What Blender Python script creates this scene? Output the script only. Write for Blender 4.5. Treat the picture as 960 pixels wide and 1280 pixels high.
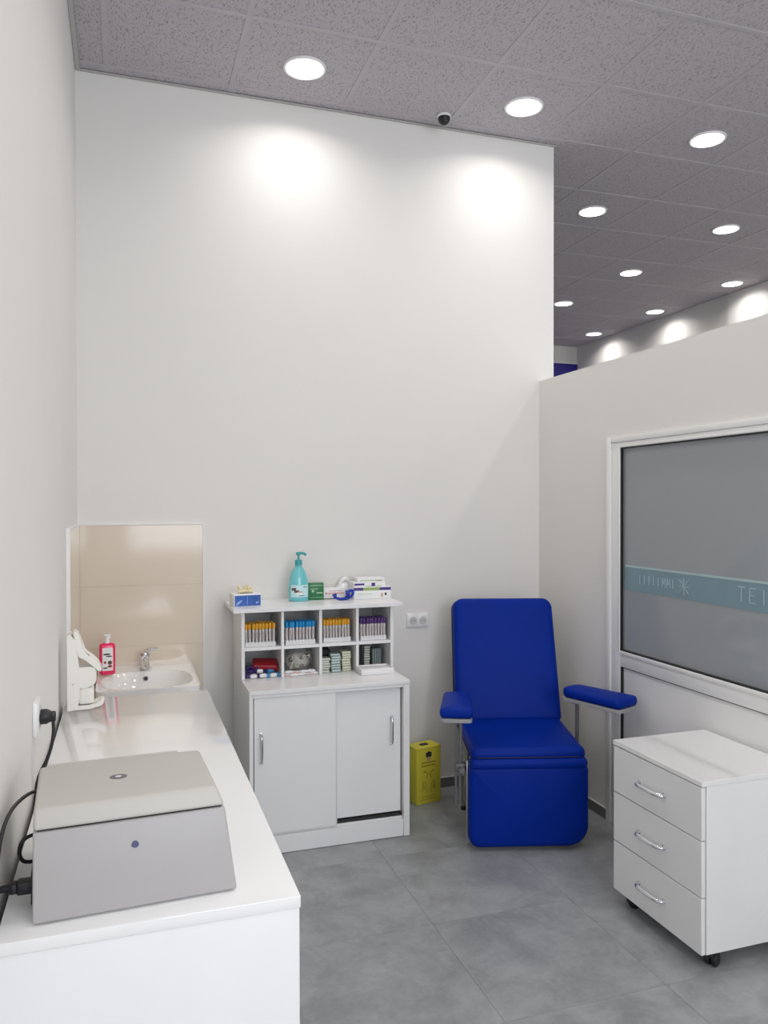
import bpy, bmesh, math, random
from mathutils import Vector, Matrix
random.seed(7)
sc = bpy.context.scene
for o in list(bpy.data.objects): bpy.data.objects.remove(o)
COL = sc.collection
PI = math.pi

# ------------------------------------------------------------------ camera
CAMX, CAMZ = 0.2187, 1.6141
YAW, PITCH, ROLL, FPX = 0.3199, 0.0104, -0.0014, 980.06
fw = Vector((math.sin(YAW)*math.cos(PITCH), math.cos(YAW)*math.cos(PITCH), -math.sin(PITCH)))
rt = Vector((math.cos(YAW), -math.sin(YAW), 0)); up = rt.cross(fw)
rt = rt*math.cos(ROLL) + up*math.sin(ROLL); up = rt.cross(fw)
cd = bpy.data.cameras.new('camera'); cam = bpy.data.objects.new('camera', cd); COL.objects.link(cam)
cd.sensor_fit = 'HORIZONTAL'; cd.sensor_width = 36; cd.lens = FPX*36/960; cd.clip_start = .02
m = Matrix((rt, up, -fw)).transposed().to_4x4(); m.translation = (CAMX, 0, CAMZ); cam.matrix_world = m
sc.camera = cam

# ------------------------------------------------------------------ world, light, exposure
sc.view_settings.view_transform = 'Standard'; sc.view_settings.look = 'None'
sc.view_settings.gamma = 1; sc.view_settings.use_curve_mapping = False
sc.view_settings.exposure = -0.22
LAMP_W = 4.3        # watts of each ceiling light
DAY_W = 185         # watts of the assumed daylight, an added area lamp behind the camera
w = bpy.data.worlds.new('world'); sc.world = w; w.use_nodes = True
w.node_tree.nodes['Background'].inputs[0].default_value = (.75, .86, 1, 1)
w.node_tree.nodes['Background'].inputs[1].default_value = .6
def area(name, loc, rot, sx, sy, watt, col, disk=False, spread=PI, parent=None):
    l = bpy.data.lights.new(name, 'AREA'); l.energy = watt; l.color = col; l.spread = spread
    if disk: l.shape = 'DISK'; l.size = sx
    else: l.shape = 'RECTANGLE'; l.size = sx; l.size_y = sy
    o = bpy.data.objects.new(name, l); o.location = loc; o.rotation_euler = rot; COL.objects.link(o)
    if parent: o.parent = parent
    return o
area('assumed_daylight_fill', (2.6, -2.95, 2.2), (PI/2, 0, 0), 4.6, 2.4, DAY_W, (.90, .935, 1))  # added area lamp standing in for assumed daylight, source unseen

# ------------------------------------------------------------------ materials
def nt(name):
    m = bpy.data.materials.new(name); m.use_nodes = True
    t = m.node_tree; return m, t, t.nodes['Principled BSDF']
def N(t, kind, **kw):
    n = t.nodes.new(kind)
    for k, v in kw.items():
        if k in n.inputs: n.inputs[k].default_value = v
        else: setattr(n, k, v)
    return n
def mat(name, col, rough=.5, metal=0, var=.03, scale=6, bump=0, bscale=80, coat=0, emit=0, alpha=None, trans=0, stretch=(1, 1, 1)):
    """procedural: base colour with a soft noise variation, noise bump"""
    m, t, b = nt(name)
    geo = N(t, 'ShaderNodeNewGeometry'); mp = N(t, 'ShaderNodeMapping'); mp.inputs['Scale'].default_value = stretch
    t.links.new(geo.outputs['Position'], mp.inputs['Vector'])
    n = N(t, 'ShaderNodeTexNoise', Scale=scale, Detail=4.0); t.links.new(mp.outputs[0], n.inputs['Vector'])
    r = N(t, 'ShaderNodeValToRGB')
    a = [max(0, c*(1-var)) for c in col]; c2 = [min(1, c*(1+var)) for c in col]
    r.color_ramp.elements[0].position = .3; r.color_ramp.elements[1].position = .7
    r.color_ramp.elements[0].color = (*a, 1); r.color_ramp.elements[1].color = (*c2, 1)
    t.links.new(n.outputs['Fac'], r.inputs[0]); t.links.new(r.outputs[0], b.inputs['Base Color'])
    b.inputs['Roughness'].default_value = rough; b.inputs['Metallic'].default_value = metal
    if coat: b.inputs['Coat Weight'].default_value = coat; b.inputs['Coat Roughness'].default_value = .08
    if trans: b.inputs['Transmission Weight'].default_value = trans; b.inputs['IOR'].default_value = 1.4
    if alpha is not None: b.inputs['Alpha'].default_value = alpha
    if emit:
        b.inputs['Emission Color'].default_value = (*col, 1); b.inputs['Emission Strength'].default_value = emit
    if bump:
        n2 = N(t, 'ShaderNodeTexNoise', Scale=bscale, Detail=3.0); t.links.new(mp.outputs[0], n2.inputs['Vector'])
        bp = N(t, 'ShaderNodeBump', Strength=bump, Distance=.002)
        t.links.new(n2.outputs['Fac'], bp.inputs['Height']); t.links.new(bp.outputs[0], b.inputs['Normal'])
    return m
M = {}
M['wall'] = mat('wall_paint', (.79, .772, .742), .75, var=.012, scale=1.5, bump=.12, bscale=60)
M['white'] = mat('white_laminate', (.83, .83, .83), .28, var=.01)
M['gloss'] = mat('white_gloss_laminate', (.86, .86, .85), .09, var=.01, coat=.6)
M['pvc'] = mat('white_plastic', (.84, .84, .83), .3, var=.01)
M['cream'] = mat('cream_white_plastic', (.86, .84, .79), .25, var=.01)
M['ceramic'] = mat('ceramic', (.86, .85, .83), .08, var=.01, coat=.5)
M['black'] = mat('black_rubber', (.012, .012, .014), .45)
M['gasket'] = mat('black_gasket', (.01, .01, .012), .5)
M['chrome'] = mat('chrome', (.75, .75, .78), .12, metal=1, var=.02)
M['steel'] = mat('satin_steel', (.50, .50, .51), .35, metal=1, var=.05)
M['greymetal'] = mat('grey_enamel', (.16, .16, .165), .4, metal=.2)
M['traymetal'] = mat('tray_enamel', (.34, .34, .345), .4)
M['blue'] = mat('blue_vinyl', (.0004, .022, .27), .45, var=.06, scale=5, bump=.3, bscale=350)
M['blue'].node_tree.nodes['Principled BSDF'].inputs['Specular IOR Level'].default_value = .10
M['bluepiping'] = mat('dark_blue_piping', (.0006, .006, .09), .7)
M['bluepaint'] = mat('blue_paint', (.012, .006, .22), .5)
M['greybeige'] = mat('centrifuge_shell', (.41, .395, .39), .42, var=.01, bump=.1, bscale=500)
M['lidlit'] = mat('centrifuge_lid_lit', (.52, .50, .46), .42, var=.01, bump=.1, bscale=500)  # shell plastic again, lightened to paint in the light from above
M['badge'] = mat('grey_badge', (.12, .12, .13), .3)
M['lockblue'] = mat('lock_blue', (.10, .11, .22), .3)
M['base'] = mat('skirting_grey', (.17, .17, .18), .4, var=.1, scale=9)
M['basetop'] = mat('skirting_edge', (.6, .6, .6), .4)
M['tarupe'] = mat('beige_tile', (.74, .65, .53), .10, var=.02, scale=3, coat=.3)
M['groutb'] = mat('beige_grout', (.72, .65, .55), .8)
M['trimw'] = mat('white_trim', (.85, .84, .82), .4)
M['grout'] = mat('grey_grout', (.24, .24, .245), .9)
M['bar'] = mat('ceiling_bar', (.48, .455, .48), .5)
M['barwhite'] = mat('wall_angle', (.5, .49, .48), .5)
M['void'] = mat('dark_void', (.03, .03, .03), .9)
M['emit'] = mat('lamp_diffuser', (1, .985, .95), .4, emit=6)
M['yellow'] = mat('yellow_card', (.68, .60, .05), .5, var=.05)
M['ink'] = mat('ink', (.03, .028, .03), .6)
M['inkolive'] = mat('olive_ink', (.16, .13, .02), .6)
M['paper'] = mat('white_paper', (.84, .84, .84), .6, var=.02)
M['paperpink'] = mat('skin_print', (.55, .33, .25), .6)
M['green'] = mat('green_card', (.015, .16, .05), .4)
M['greenlt'] = mat('light_green_print', (.35, .62, .38), .5)
M['bluecard'] = mat('blue_card', (.03, .11, .42), .35, var=.25, scale=25)
M['bluelt'] = mat('light_blue_print', (.35, .5, .8), .5)
M['latex'] = mat('latex_glove', (.78, .68, .42), .5, var=.08, scale=40)
M['turq'] = mat('turquoise_liquid', (.16, .56, .60), .15, var=.03, coat=.4)
M['turqdark'] = mat('turquoise_pump', (.05, .36, .38), .3)
M['label'] = mat('pale_label', (.55, .78, .82), .4)
M['brown'] = mat('brown_print', (.12, .07, .05), .5)
M['pink'] = mat('pink_liquid', (.85, .012, .12), .12, var=.03, coat=.4)
M['redink'] = mat('orange_print', (.65, .22, .16), .5)
M['purple'] = mat('purple_print', (.06, .02, .22), .4)
M['olive'] = mat('olive_print', (.28, .42, .12), .5)
M['cobalt'] = mat('cobalt_rubber', (.01, .04, .38), .35)
M['capy'] = mat('yellow_cap', (.72, .36, .02), .35)
M['capb'] = mat('blue_cap', (.01, .27, .62), .35)
M['capp'] = mat('purple_cap', (.08, .03, .17), .35)
M['tubeglass'] = mat('tube_plastic', (.62, .60, .60), .15, coat=.4)
M['tubelabel'] = mat('tube_label', (.66, .62, .61), .5)
M['tubedark'] = mat('tube_dark_print', (.36, .31, .32), .5)
M['foam'] = mat('white_rack', (.82, .82, .82), .5)
M['red'] = mat('red_packet', (.32, .01, .02), .35)
M['indigo'] = mat('indigo_packet', (.035, .02, .13), .4)
M['skyp'] = mat('sky_packet', (.06, .26, .50), .4)
M['film'] = mat('clear_film', (.70, .69, .68), .10, alpha=.24, bump=.8, bscale=60, coat=.5)
M['cotton'] = mat('cotton', (.62, .60, .50), .9, bump=.8, bscale=150)
M['darkring'] = mat('dark_ring', (.10, .06, .06), .6)
M['wrapg'] = mat('grey_green_wrap', (.44, .47, .38), .5, var=.15, scale=60)
M['wrapt'] = mat('teal_wrap', (.27, .40, .38), .5, var=.15, scale=60)
M['wrapy'] = mat('cream_wrap', (.56, .56, .38), .5, var=.15, scale=60)
M['band'] = mat('blue_film', (.30, .45, .52), .25, alpha=.55)
M['bandtxt'] = mat('pale_film_letter', (.58, .71, .77), .3, alpha=.42)
M['bandedge'] = mat('film_edge', (.48, .63, .64), .3, alpha=.85)

def mottled_floor():
    m, t, b = nt('floor_tile')
    geo = N(t, 'ShaderNodeNewGeometry'); oi = N(t, 'ShaderNodeObjectInfo')
    off = N(t, 'ShaderNodeVectorMath', operation='SCALE'); off.inputs['Scale'].default_value = 9
    cmb = N(t, 'ShaderNodeCombineXYZ'); t.links.new(oi.outputs['Random'], cmb.inputs[0]); t.links.new(oi.outputs['Random'], cmb.inputs[2])
    t.links.new(cmb.outputs[0], off.inputs[0])
    add = N(t, 'ShaderNodeVectorMath', operation='ADD'); t.links.new(geo.outputs['Position'], add.inputs[0]); t.links.new(off.outputs[0], add.inputs[1])
    n1 = N(t, 'ShaderNodeTexNoise', Scale=5.5, Detail=8.0, Roughness=.62, Distortion=.5); t.links.new(add.outputs[0], n1.inputs['Vector'])
    n2 = N(t, 'ShaderNodeTexNoise', Scale=45, Detail=4.0); t.links.new(add.outputs[0], n2.inputs['Vector'])
    mx = N(t, 'ShaderNodeMix'); mx.inputs[0].default_value = .2
    t.links.new(n1.outputs['Fac'], mx.inputs[2]); t.links.new(n2.outputs['Fac'], mx.inputs[3])
    r = N(t, 'ShaderNodeValToRGB'); e = r.color_ramp.elements
    e[0].position = .33; e[0].color = (.225, .234, .242, 1); e[1].position = .68; e[1].color = (.385, .395, .40, 1)
    t.links.new(mx.outputs[0], r.inputs[0]); t.links.new(r.outputs[0], b.inputs['Base Color'])
    b.inputs['Roughness'].default_value = .36
    bp = N(t, 'ShaderNodeBump', Strength=.08, Distance=.002); t.links.new(n2.outputs['Fac'], bp.inputs['Height']); t.links.new(bp.outputs[0], b.inputs['Normal'])
    return m
M['floor'] = mottled_floor()
def fissured():
    m, t, b = nt('ceiling_mineral_tile')
    geo = N(t, 'ShaderNodeNewGeometry'); mp = N(t, 'ShaderNodeMapping'); mp.inputs['Scale'].default_value = (1, .42, 1); mp.inputs['Rotation'].default_value = (0, 0, .12)
    t.links.new(geo.outputs['Position'], mp.inputs['Vector'])
    nz = N(t, 'ShaderNodeTexNoise', Scale=150, Detail=2.0, Roughness=.55, Distortion=.4); t.links.new(mp.outputs[0], nz.inputs['Vector'])
    r = N(t, 'ShaderNodeValToRGB'); e = r.color_ramp.elements
    e[0].position = .34; e[0].color = (.30, .28, .305, 1); e[1].position = .47; e[1].color = (.51, .48, .51, 1)
    t.links.new(nz.outputs['Fac'], r.inputs[0]); t.links.new(r.outputs[0], b.inputs['Base Color'])
    b.inputs['Roughness'].default_value = .9
    bp = N(t, 'ShaderNodeBump', Strength=.5, Distance=.003); t.links.new(nz.outputs['Fac'], bp.inputs['Height']); t.links.new(bp.outputs[0], b.inputs['Normal'])
    return m
M['ceil'] = fissured()
def tinted_glass():
    m, t, b = nt('tinted_pane')
    out = t.nodes['Material Output']; t.nodes.remove(b)
    tr = N(t, 'ShaderNodeBsdfTransparent'); tr.inputs[0].default_value = (.40, .43, .45, 1)
    df = N(t, 'ShaderNodeBsdfDiffuse'); df.inputs[0].default_value = (.55, .585, .61, 1)
    m1 = N(t, 'ShaderNodeMixShader'); m1.inputs[0].default_value = .60
    t.links.new(tr.outputs[0], m1.inputs[1]); t.links.new(df.outputs[0], m1.inputs[2])
    gl = N(t, 'ShaderNodeBsdfGlossy'); gl.inputs['Roughness'].default_value = .05
    fr = N(t, 'ShaderNodeFresnel'); fr.inputs[0].default_value = 1.5
    m2 = N(t, 'ShaderNodeMixShader')
    t.links.new(fr.outputs[0], m2.inputs[0]); t.links.new(m1.outputs[0], m2.inputs[1]); t.links.new(gl.outputs[0], m2.inputs[2])
    t.links.new(m2.outputs[0], out.inputs[0]); return m
M['glass'] = tinted_glass()

# ------------------------------------------------------------------ mesh helpers
class MB:
    def __init__(s): s.bm = bmesh.new(); s.mats = []
    def mi(s, m):
        if m not in s.mats: s.mats.append(m)
        return s.mats.index(m)
    def _add(s, verts, faces, mtx=None, m=None):
        vs = [s.bm.verts.new(mtx @ Vector(v) if mtx else v) for v in verts]
        for f in faces:
            try:
                fc = s.bm.faces.new([vs[i] for i in f]); fc.smooth = True
                if m: fc.material_index = s.mi(m)
            except ValueError: pass
        return vs
    def box(s, x0, x1, y0, y1, z0, z1, bev=0, seg=2, mtx=None, m=None):
        b = bmesh.new(); bmesh.ops.create_cube(b, size=1)
        bmesh.ops.scale(b, vec=(x1-x0, y1-y0, z1-z0), verts=b.verts)
        bmesh.ops.translate(b, vec=((x0+x1)/2, (y0+y1)/2, (z0+z1)/2), verts=b.verts)
        if bev: bmesh.ops.bevel(b, geom=b.edges[:], offset=bev, segments=seg, affect='EDGES', profile=.5)
        b.verts.ensure_lookup_table(); b.verts.index_update()
        s._add([v.co.copy() for v in b.verts], [[v.index for v in f.verts] for f in b.faces], mtx, m); b.free(); return s
    def prism(s, pts, y0, y1, mtx=None, m=None):          # polygon in XZ extruded along Y
        n = len(pts); v = [(x, y0, z) for x, z in pts] + [(x, y1, z) for x, z in pts]
        f = [list(range(n)), list(range(2*n-1, n-1, -1))] + [[i, i+n, (i+1) % n+n, (i+1) % n] for i in range(n)]
        s._add(v, f, mtx, m); return s
    def lathe(s, prof, n=24, mtx=None, m=None, sx=1, sy=1):   # profile (r, z)
        v = []; f = []
        for r, z in prof:
            for k in range(n):
                a = 2*PI*k/n; v.append((r*math.cos(a)*sx, r*math.sin(a)*sy, z))
        for j in range(len(prof)-1):
            for k in range(n): f.append([j*n+k, j*n+(k+1) % n, (j+1)*n+(k+1) % n, (j+1)*n+k])
        f.append(list(range(n))[::-1]); f.append([(len(prof)-1)*n+k for k in range(n)])
        s._add(v, f, mtx, m); return s
    def cyl(s, p, q, r, n=16, m=None, r2=None):
        p = Vector(p); q = Vector(q); d = q-p; rot = d.to_track_quat('Z', 'Y').to_matrix().to_4x4(); rot.translation = p
        return s.lathe([(r, 0), (r if r2 is None else r2, d.length)], n, rot, m)
    def tube(s, pts, r, n=8, m=None, smooth=0, flat=1):
        pts = [Vector(p) for p in pts]
        for _ in range(smooth):
            q = [pts[0]]
            for a, b in zip(pts, pts[1:]): q += [a*.75+b*.25, a*.25+b*.75]
            pts = q+[pts[-1]]
        v = []; f = []; prev = None
        for i, p in enumerate(pts):
            d = (pts[min(i+1, len(pts)-1)]-pts[max(i-1, 0)]).normalized()
            if prev is None: prev = d.orthogonal().normalized()
            prev = (prev-d*prev.dot(d)).normalized(); b = d.cross(prev)
            for k in range(n):
                a = 2*PI*k/n; v.append(p+(prev*math.cos(a)*flat+b*math.sin(a))*r)
        for j in range(len(pts)-1):
            for k in range(n): f.append([j*n+k, j*n+(k+1) % n, (j+1)*n+(k+1) % n, (j+1)*n+k])
        f.append(list(range(n))[::-1]); f.append([(len(pts)-1)*n+k for k in range(n)])
        s._add(v, f, None, m); return s
    def cushion(s, w, d, h, rc, re, puff=0, mtx=None, m=None, taper=0, nc=6):
        """rounded slab centred on the origin in XY, z 0..h; corner radius rc (or four radii), edge radius re, domed top"""
        rcs = rc if isinstance(rc, (list, tuple)) else [rc]*4
        prof = []
        for k in range(5): a = PI/2*k/4; prof.append((re*(1-math.sin(a)), re*(1-math.cos(a))))
        for k in range(5): a = PI/2*k/4; prof.append((re*(1-math.cos(a)), h-re+re*math.sin(a)))
        mx = min(w, d)/2
        for t in (.15, .35, .6, .85): prof.append((re+(mx-re)*t*.98, h+puff*math.sin(t*PI/2)))
        v = []; f = []; cnt = 0
        for ins, z in prof:
            hw = w/2-ins; hd = d/2-ins; ring = []
            for ci, (cx, cy, a0) in enumerate(((1, 1, 0), (-1, 1, PI/2), (-1, -1, PI), (1, -1, 3*PI/2))):
                r = min(max(rcs[ci]-ins, .004), hw, hd)
                for k in range(nc+1):
                    a = a0+PI/2*k/nc
                    x = cx*(hw-r)+r*math.cos(a); y = cy*(hd-r)+r*math.sin(a)
                    x *= 1-taper*(y/d)
                    ring.append((x, y, z))
            v += ring; cnt = len(ring)
        for j in range(len(prof)-1):
            for k in range(cnt): f.append([j*cnt+k, j*cnt+(k+1) % cnt, (j+1)*cnt+(k+1) % cnt, (j+1)*cnt+k])
        f.append(list(range(cnt))[::-1]); f.append([(len(prof)-1)*cnt+k for k in range(cnt)])
        s._add(v, f, mtx, m); return s
    def mesh(s, name, m):
        bm = s.bm; bmesh.ops.recalc_face_normals(bm, faces=bm.faces[:])
        me = bpy.data.meshes.new(name); 
        for e in bm.edges:
            if len(e.link_faces) == 2 and e.calc_face_angle(0) > math.radians(38): e.smooth = False
        bm.to_mesh(me); bm.free()
        if m is not None and s.mats:
            for p in me.polygons: p.material_index = p.material_index
        for x in (s.mats or [m]): me.materials.append(M[x])
        return me
    def build(s, name, m=None, parent=None, loc=None):
        if m and s.mats and m not in s.mats: pass
        o = bpy.data.objects.new(name, s.mesh(name, m)); COL.objects.link(o)
        if parent: o.parent = parent
        if loc: o.location = loc
        return o
def tag(o, label=None, cat=None, group=None, kind=None):
    if label: o['label'] = label
    if cat: o['category'] = cat
    if group: o['group'] = group
    if kind: o['kind'] = kind
    return o
def thing(name, label, cat, loc=(0, 0, 0), rz=0, group=None):
    o = bpy.data.objects.new(name, None); COL.objects.link(o); o.empty_display_size = .05
    o.location = loc; o.rotation_euler = (0, 0, rz); return tag(o, label, cat, group)
def struct(o, label): return tag(o, label, kind='structure')
def T(x, y, z, rx=0, ry=0, rz=0):
    return Matrix.Translation((x, y, z)) @ Matrix.Rotation(rz, 4, 'Z') @ Matrix.Rotation(ry, 4, 'Y') @ Matrix.Rotation(rx, 4, 'X')
def copy_tree(o, parent=None):
    c = o.copy(); COL.objects.link(c)
    if parent: c.parent = parent
    for ch in list(o.children):
        copy_tree(ch, c)
    return c

# ------------------------------------------------------------------ room shell
XP, XP2, YB, YB2, ZC, ZT = 2.556, 2.652, 4.127, 4.25, 3.738, 2.339
XR, YE, YF = 6.06, 9.30, -3.0
struct(MB().box(-.2, XR+.2, YF-.1, YE+.1, -.12, -.0015).build('floor', 'grout'), 'grey stone look tiled floor')
floor = bpy.data.objects['floor']
struct(MB().box(-.2, XR+.2, YF-.1, YE+.1, ZC+.012, ZC+.12).build('ceiling', 'void'), 'suspended ceiling of fissured grey mineral tiles')
ceil = bpy.data.objects['ceiling']
def grid(x0, step, lo, hi):
    k = math.floor((lo-x0)/step); xs = [x0+k*step]
    while xs[-1] < hi: xs.append(xs[-1]+step)
    xs[0] = lo; xs[-1] = hi
    return xs
def tiles(name, m, parent, gx, gy, z0, z1, gap, bev, skip=None):
    cache = {}
    for x0, x1 in zip(gx, gx[1:]):
        for y0, y1 in zip(gy, gy[1:]):
            if x1-x0 < .01 or y1-y0 < .01: continue
            if skip and skip(x0, x1, y0, y1): continue
            key = (round(x1-x0, 3), round(y1-y0, 3))
            if key not in cache:
                cache[key] = MB().box(-key[0]/2+gap, key[0]/2-gap, -key[1]/2+gap, key[1]/2-gap, z0, z1, bev, 1).mesh(name, m)
            o = bpy.data.objects.new(name, cache[key]); COL.objects.link(o); o.parent = parent
            o.location = ((x0+x1)/2, (y0+y1)/2, 0)
tiles('floor_tile', 'floor', floor, grid(.136, .6, 0, XR), grid(2.183, .599, YF, YE), -.003, 0, .0005, .0003)
CX = grid(.144, .6, 0, XR); CY = grid(4.0455, .6, YF, YE)
tiles('ceiling_tile', 'ceil', ceil, CX, CY, ZC, ZC+.010, .004, 0)
for x in CX[1:-1]:
    MB().box(x-.012, x+.012, YF, YE, ZC-.0025, ZC+.004).build('grid_bar', 'bar', ceil)
for y in CY[1:-1]:
    MB().box(0, XR, y-.012, y+.012, ZC-.0035, ZC+.0035).build('grid_bar', 'bar', ceil)
# wall angle along the tall wall and left wall
MB().box(.022, 2.66, YB-.022, YB-.002, ZC-.007, ZC-.004).build('wall_angle', 'barwhite', ceil)
MB().box(0.002, .022, YF, YB-.002, ZC-.007, ZC-.004).build('wall_angle', 'barwhite', ceil)

struct(MB().box(-.15, 0, YF-.1, YE, -.1, ZC+.1).build('wall_left', 'wall'), 'tall off white painted wall on the left')
struct(MB().box(0, XP2, YB, YB2, -.006, ZC+.02).build('wall_back', 'wall'), 'tall off white wall behind the blue chair')
part = MB()
WY0, WY1, WZ = 1.72, 3.43, 1.946        # opening of the glazed unit
part.box(XP, XP2, WY1, YB, -.006, ZT).box(XP, XP2, WY0, WY1, WZ, ZT).box(XP, XP2, -1.2, WY0, -.006, ZT)
struct(part.build('wall_right', 'wall'), 'low off white partition wall with the glazed unit')
struct(MB().box(-.15, XR+.2, YE, YE+.15, -.1, ZC+.1).build('wall_far', 'wall'), 'far end wall of the neighbouring room')
MB().box(0, XR-.002, YE-.02, YE, 2.0, 3.50).build('blue_panel', 'bluepaint', bpy.data.objects['wall_far'])
MB().box(0, XR-.002, YE-.026, YE, 3.50, 3.53).build('panel_trim', 'trimw', bpy.data.objects['wall_far'])
wr = MB().box(XR, XR+.15, YF, YE, -.1, ZC+.1).build('wall_outer', 'wall'); struct(wr, 'outer wall seen above the partition')
MB().box(XR-.02, XR, YF, 6.48, 0, ZC-.004).build('wall_panel', 'wall', wr)
# unseen wall behind the camera, shop front opening assumed for the daylight
sf = MB().box(-.15, .25, YF-.15, YF, -.1, ZC+.1).box(5.0, XR+.15, YF-.15, YF, -.1, ZC+.1).box(.25, 5.0, YF-.15, YF, 3.45, ZC+.1).box(.25, 5.0, YF-.15, YF, -.1, .95)
struct(sf.build('wall_front', 'wall'), 'wall behind the photographer with an assumed shop front opening')

# baseboards
def base(name, x0, x1, y0, y1, label):
    b = MB().box(x0, x1, y0, y1, 0, .053).build(name, 'base'); struct(b, label)
    MB().box(x0-(.001 if name.endswith('right') else 0), x1, y0-(.001 if name.endswith('back') else 0), y1, .053, .0565).build('edge_trim', 'basetop', b)
base('baseboard_back', 1.54, XP-.012, YB-.010, YB, 'low grey tile skirting on the back wall')
base('baseboard_right', XP-.010, XP, WY1+.002, YB, 'low grey tile skirting on the partition')

# glazed unit in the partition
win = bpy.data.objects.new('window_1', None); COL.objects.link(win); win.location = (XP, 2.5, 0); struct(win, 'white framed glazed unit with a tinted pane over a white panel')
OX, OY = XP, 2.5
def wbox(name, m, x0, x1, y0, y1, z0, z1, bev=.002, parent=win, seg=2):
    return MB().box(x0-OX, x1-OX, y0-OY, y1-OY, z0, z1, bev, seg).build(name, m, parent)
fr = MB()
for a in [(-.012, .05, 3.392, 3.43, 0, 1.946), (-.012, .05, 1.72, 1.76, 0, 1.946), (-.012, .05, 1.76, 3.392, 1.918, 1.946)]:
    fr.box(a[0], a[1], a[2]-OY, a[3]-OY, a[4], a[5], .003)
fr.build('outer_frame', 'pvc', win)
G0, G1 = 1.84, 3.311
fr = MB()
for a in [(-.006, .045, G1+.004, 3.392, 0, 1.918), (-.006, .045, 1.76, G0-.004, 0, 1.918), (-.006, .045, G0-.004, G1+.004, 1.890, 1.918), (-.006, .045, G0-.004, G1+.004, .806, .886)]:
    fr.box(a[0], a[1], a[2]-OY, a[3]-OY, a[4], a[5], .003)
fr.build('sash', 'pvc', win)
bd = MB()      # raised glazing bead
for a in [(-.013, 0, G1+.004, G1+.016, .872, 1.902), (-.013, 0, G0-.016, G0-.004, .872, 1.902), (-.013, 0, G0, G1+.004, 1.890, 1.902), (-.013, 0, G0, G1+.004, .868, .886)]:
    bd.box(a[0], a[1], a[2]-OY, a[3]-OY, a[4], a[5], .003)
bd.build('glazing_bead', 'pvc', win)
gk = MB()
for a in [(-.007, .02, G1-.003, G1+.004, .886, 1.890), (-.007, .02, G0-.004, G0+.003, .886, 1.890), (-.007, .02, G0, G1, 1.885, 1.890), (-.007, .02, G0, G1, .886, .892)]:
    gk.box(a[0], a[1], a[2]-OY, a[3]-OY, a[4], a[5])
gk.build('gasket', 'gasket', win)
wbox('glass_pane', 'glass', XP+.010, XP+.014, G0, G1, .886, 1.890, 0)
spb = wbox('spacer', 'steel', XP+.002, XP+.008, G1-.010, G1-.006, .892, 1.885, 0)
wbox('lower_panel', 'pvc', XP+.006, XP+.030, G0, G1-.006, .02, .802, .002)
gk2 = MB().box(-.004, .03, G1-.006-OY, G1+.004-OY, .02, .806).box(.0, .03, G0-OY, G1-OY, .802, .806)
gk2.build('panel_seal', 'gasket', win)
# blue film band with pale lettering on the pane
bz0, bz1 = 1.190, 1.312
wbox('film_band', 'band', XP+.0085, XP+.0095, G0, G1-.015, bz0, bz1, 0)
wbox('band_edge', 'bandedge', XP+.0078, XP+.0084, G0, G1-.015, bz1-.010, bz1, 0)
def strokes(name, segs, zb, h, y0, wdt, parent=win):
    mb = MB()
    for (u0, v0, u1, v1) in segs:       # unit glyph strokes, u grows to the right of the picture (-Y)
        a = Vector((.007, y0-u0*wdt-OY, zb+v0*h)); b = Vector((.007, y0-u1*wdt-OY, zb+v1*h))
        mb.cyl(a, b, .0028, 5)
    return mb.build(name, 'bandtxt', parent)
GL = {'I': [(.2, 0, .2, 1)], 'L': [(0, 1, 0, 0), (0, 0, .6, 0)], 'V': [(0, 1, .35, 0), (.35, 0, .7, 1)], 'M': [(0, 0, 0, 1), (0, 1, .35, .3), (.35, .3, .7, 1), (.7, 1, .7, 0)],
      'F': [(0, 0, 0, 1), (0, 1, .6, 1), (0, .5, .5, .5)], 'T': [(.35, 0, .35, 1), (0, 1, .7, 1)], 'E': [(0, 0, 0, 1), (0, 1, .6, 1), (0, .5, .5, .5), (0, 0, .6, 0)], 'N': [(0, 0, 0, 1), (0, 1, .6, 0), (.6, 0, .6, 1)]}
for i, ch in enumerate('IIIIIMMI'):
    strokes('film_letter', GL[ch], bz0+.040, .042, 3.185-.034*i, .03)
strokes('film_emblem', [(.5, 0, .5, 1), (0, .5, 1, .5), (.1, .1, .9, .9), (.1, .9, .9, .1)], bz0+.018, .075, 2.905, .075)
for i, ch in enumerate('TEIN'):
    strokes('film_letter', GL[ch], bz0+.030, .058, 2.545-.062*i, .05)

# wall tiling behind the basin
wt = thing('splashback', 'glossy beige tiled splashback behind the wash basin', 'splashback', (0, YB, .60))
wt['kind'] = 'structure'; del wt['category']
MB().box(.001, .602, -.0108, 0, .0, .912).box(.0, .0098, -.779, -.0109, 0, .911).build('grout_bed', 'groutb', wt)
zs = [0, .303, .606, .909]; 
for a, b in zip(zs, zs[1:]):
    MB().box(.011, .600, -.012, -.006, a+.0005, b-.0005, .0006, 1).build('wall_tile', 'tarupe', wt)
    for y0, y1 in ((-.78, -.40), (-.399, -.012)):
        MB().box(.006, .011, y0+.0007, y1-.0007, a+.0005, b-.0005, .0006, 1).build('wall_tile', 'tarupe', wt)
MB().box(.0, .607, -.014, 0, .910, .919).box(.601, .608, -.014, 0, 0, .910).box(.0, .014, -.788, -.014, .910, .919).box(0, .014, -.788, -.78, 0, .910).build('edge_trim', 'trimw', wt)

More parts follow.
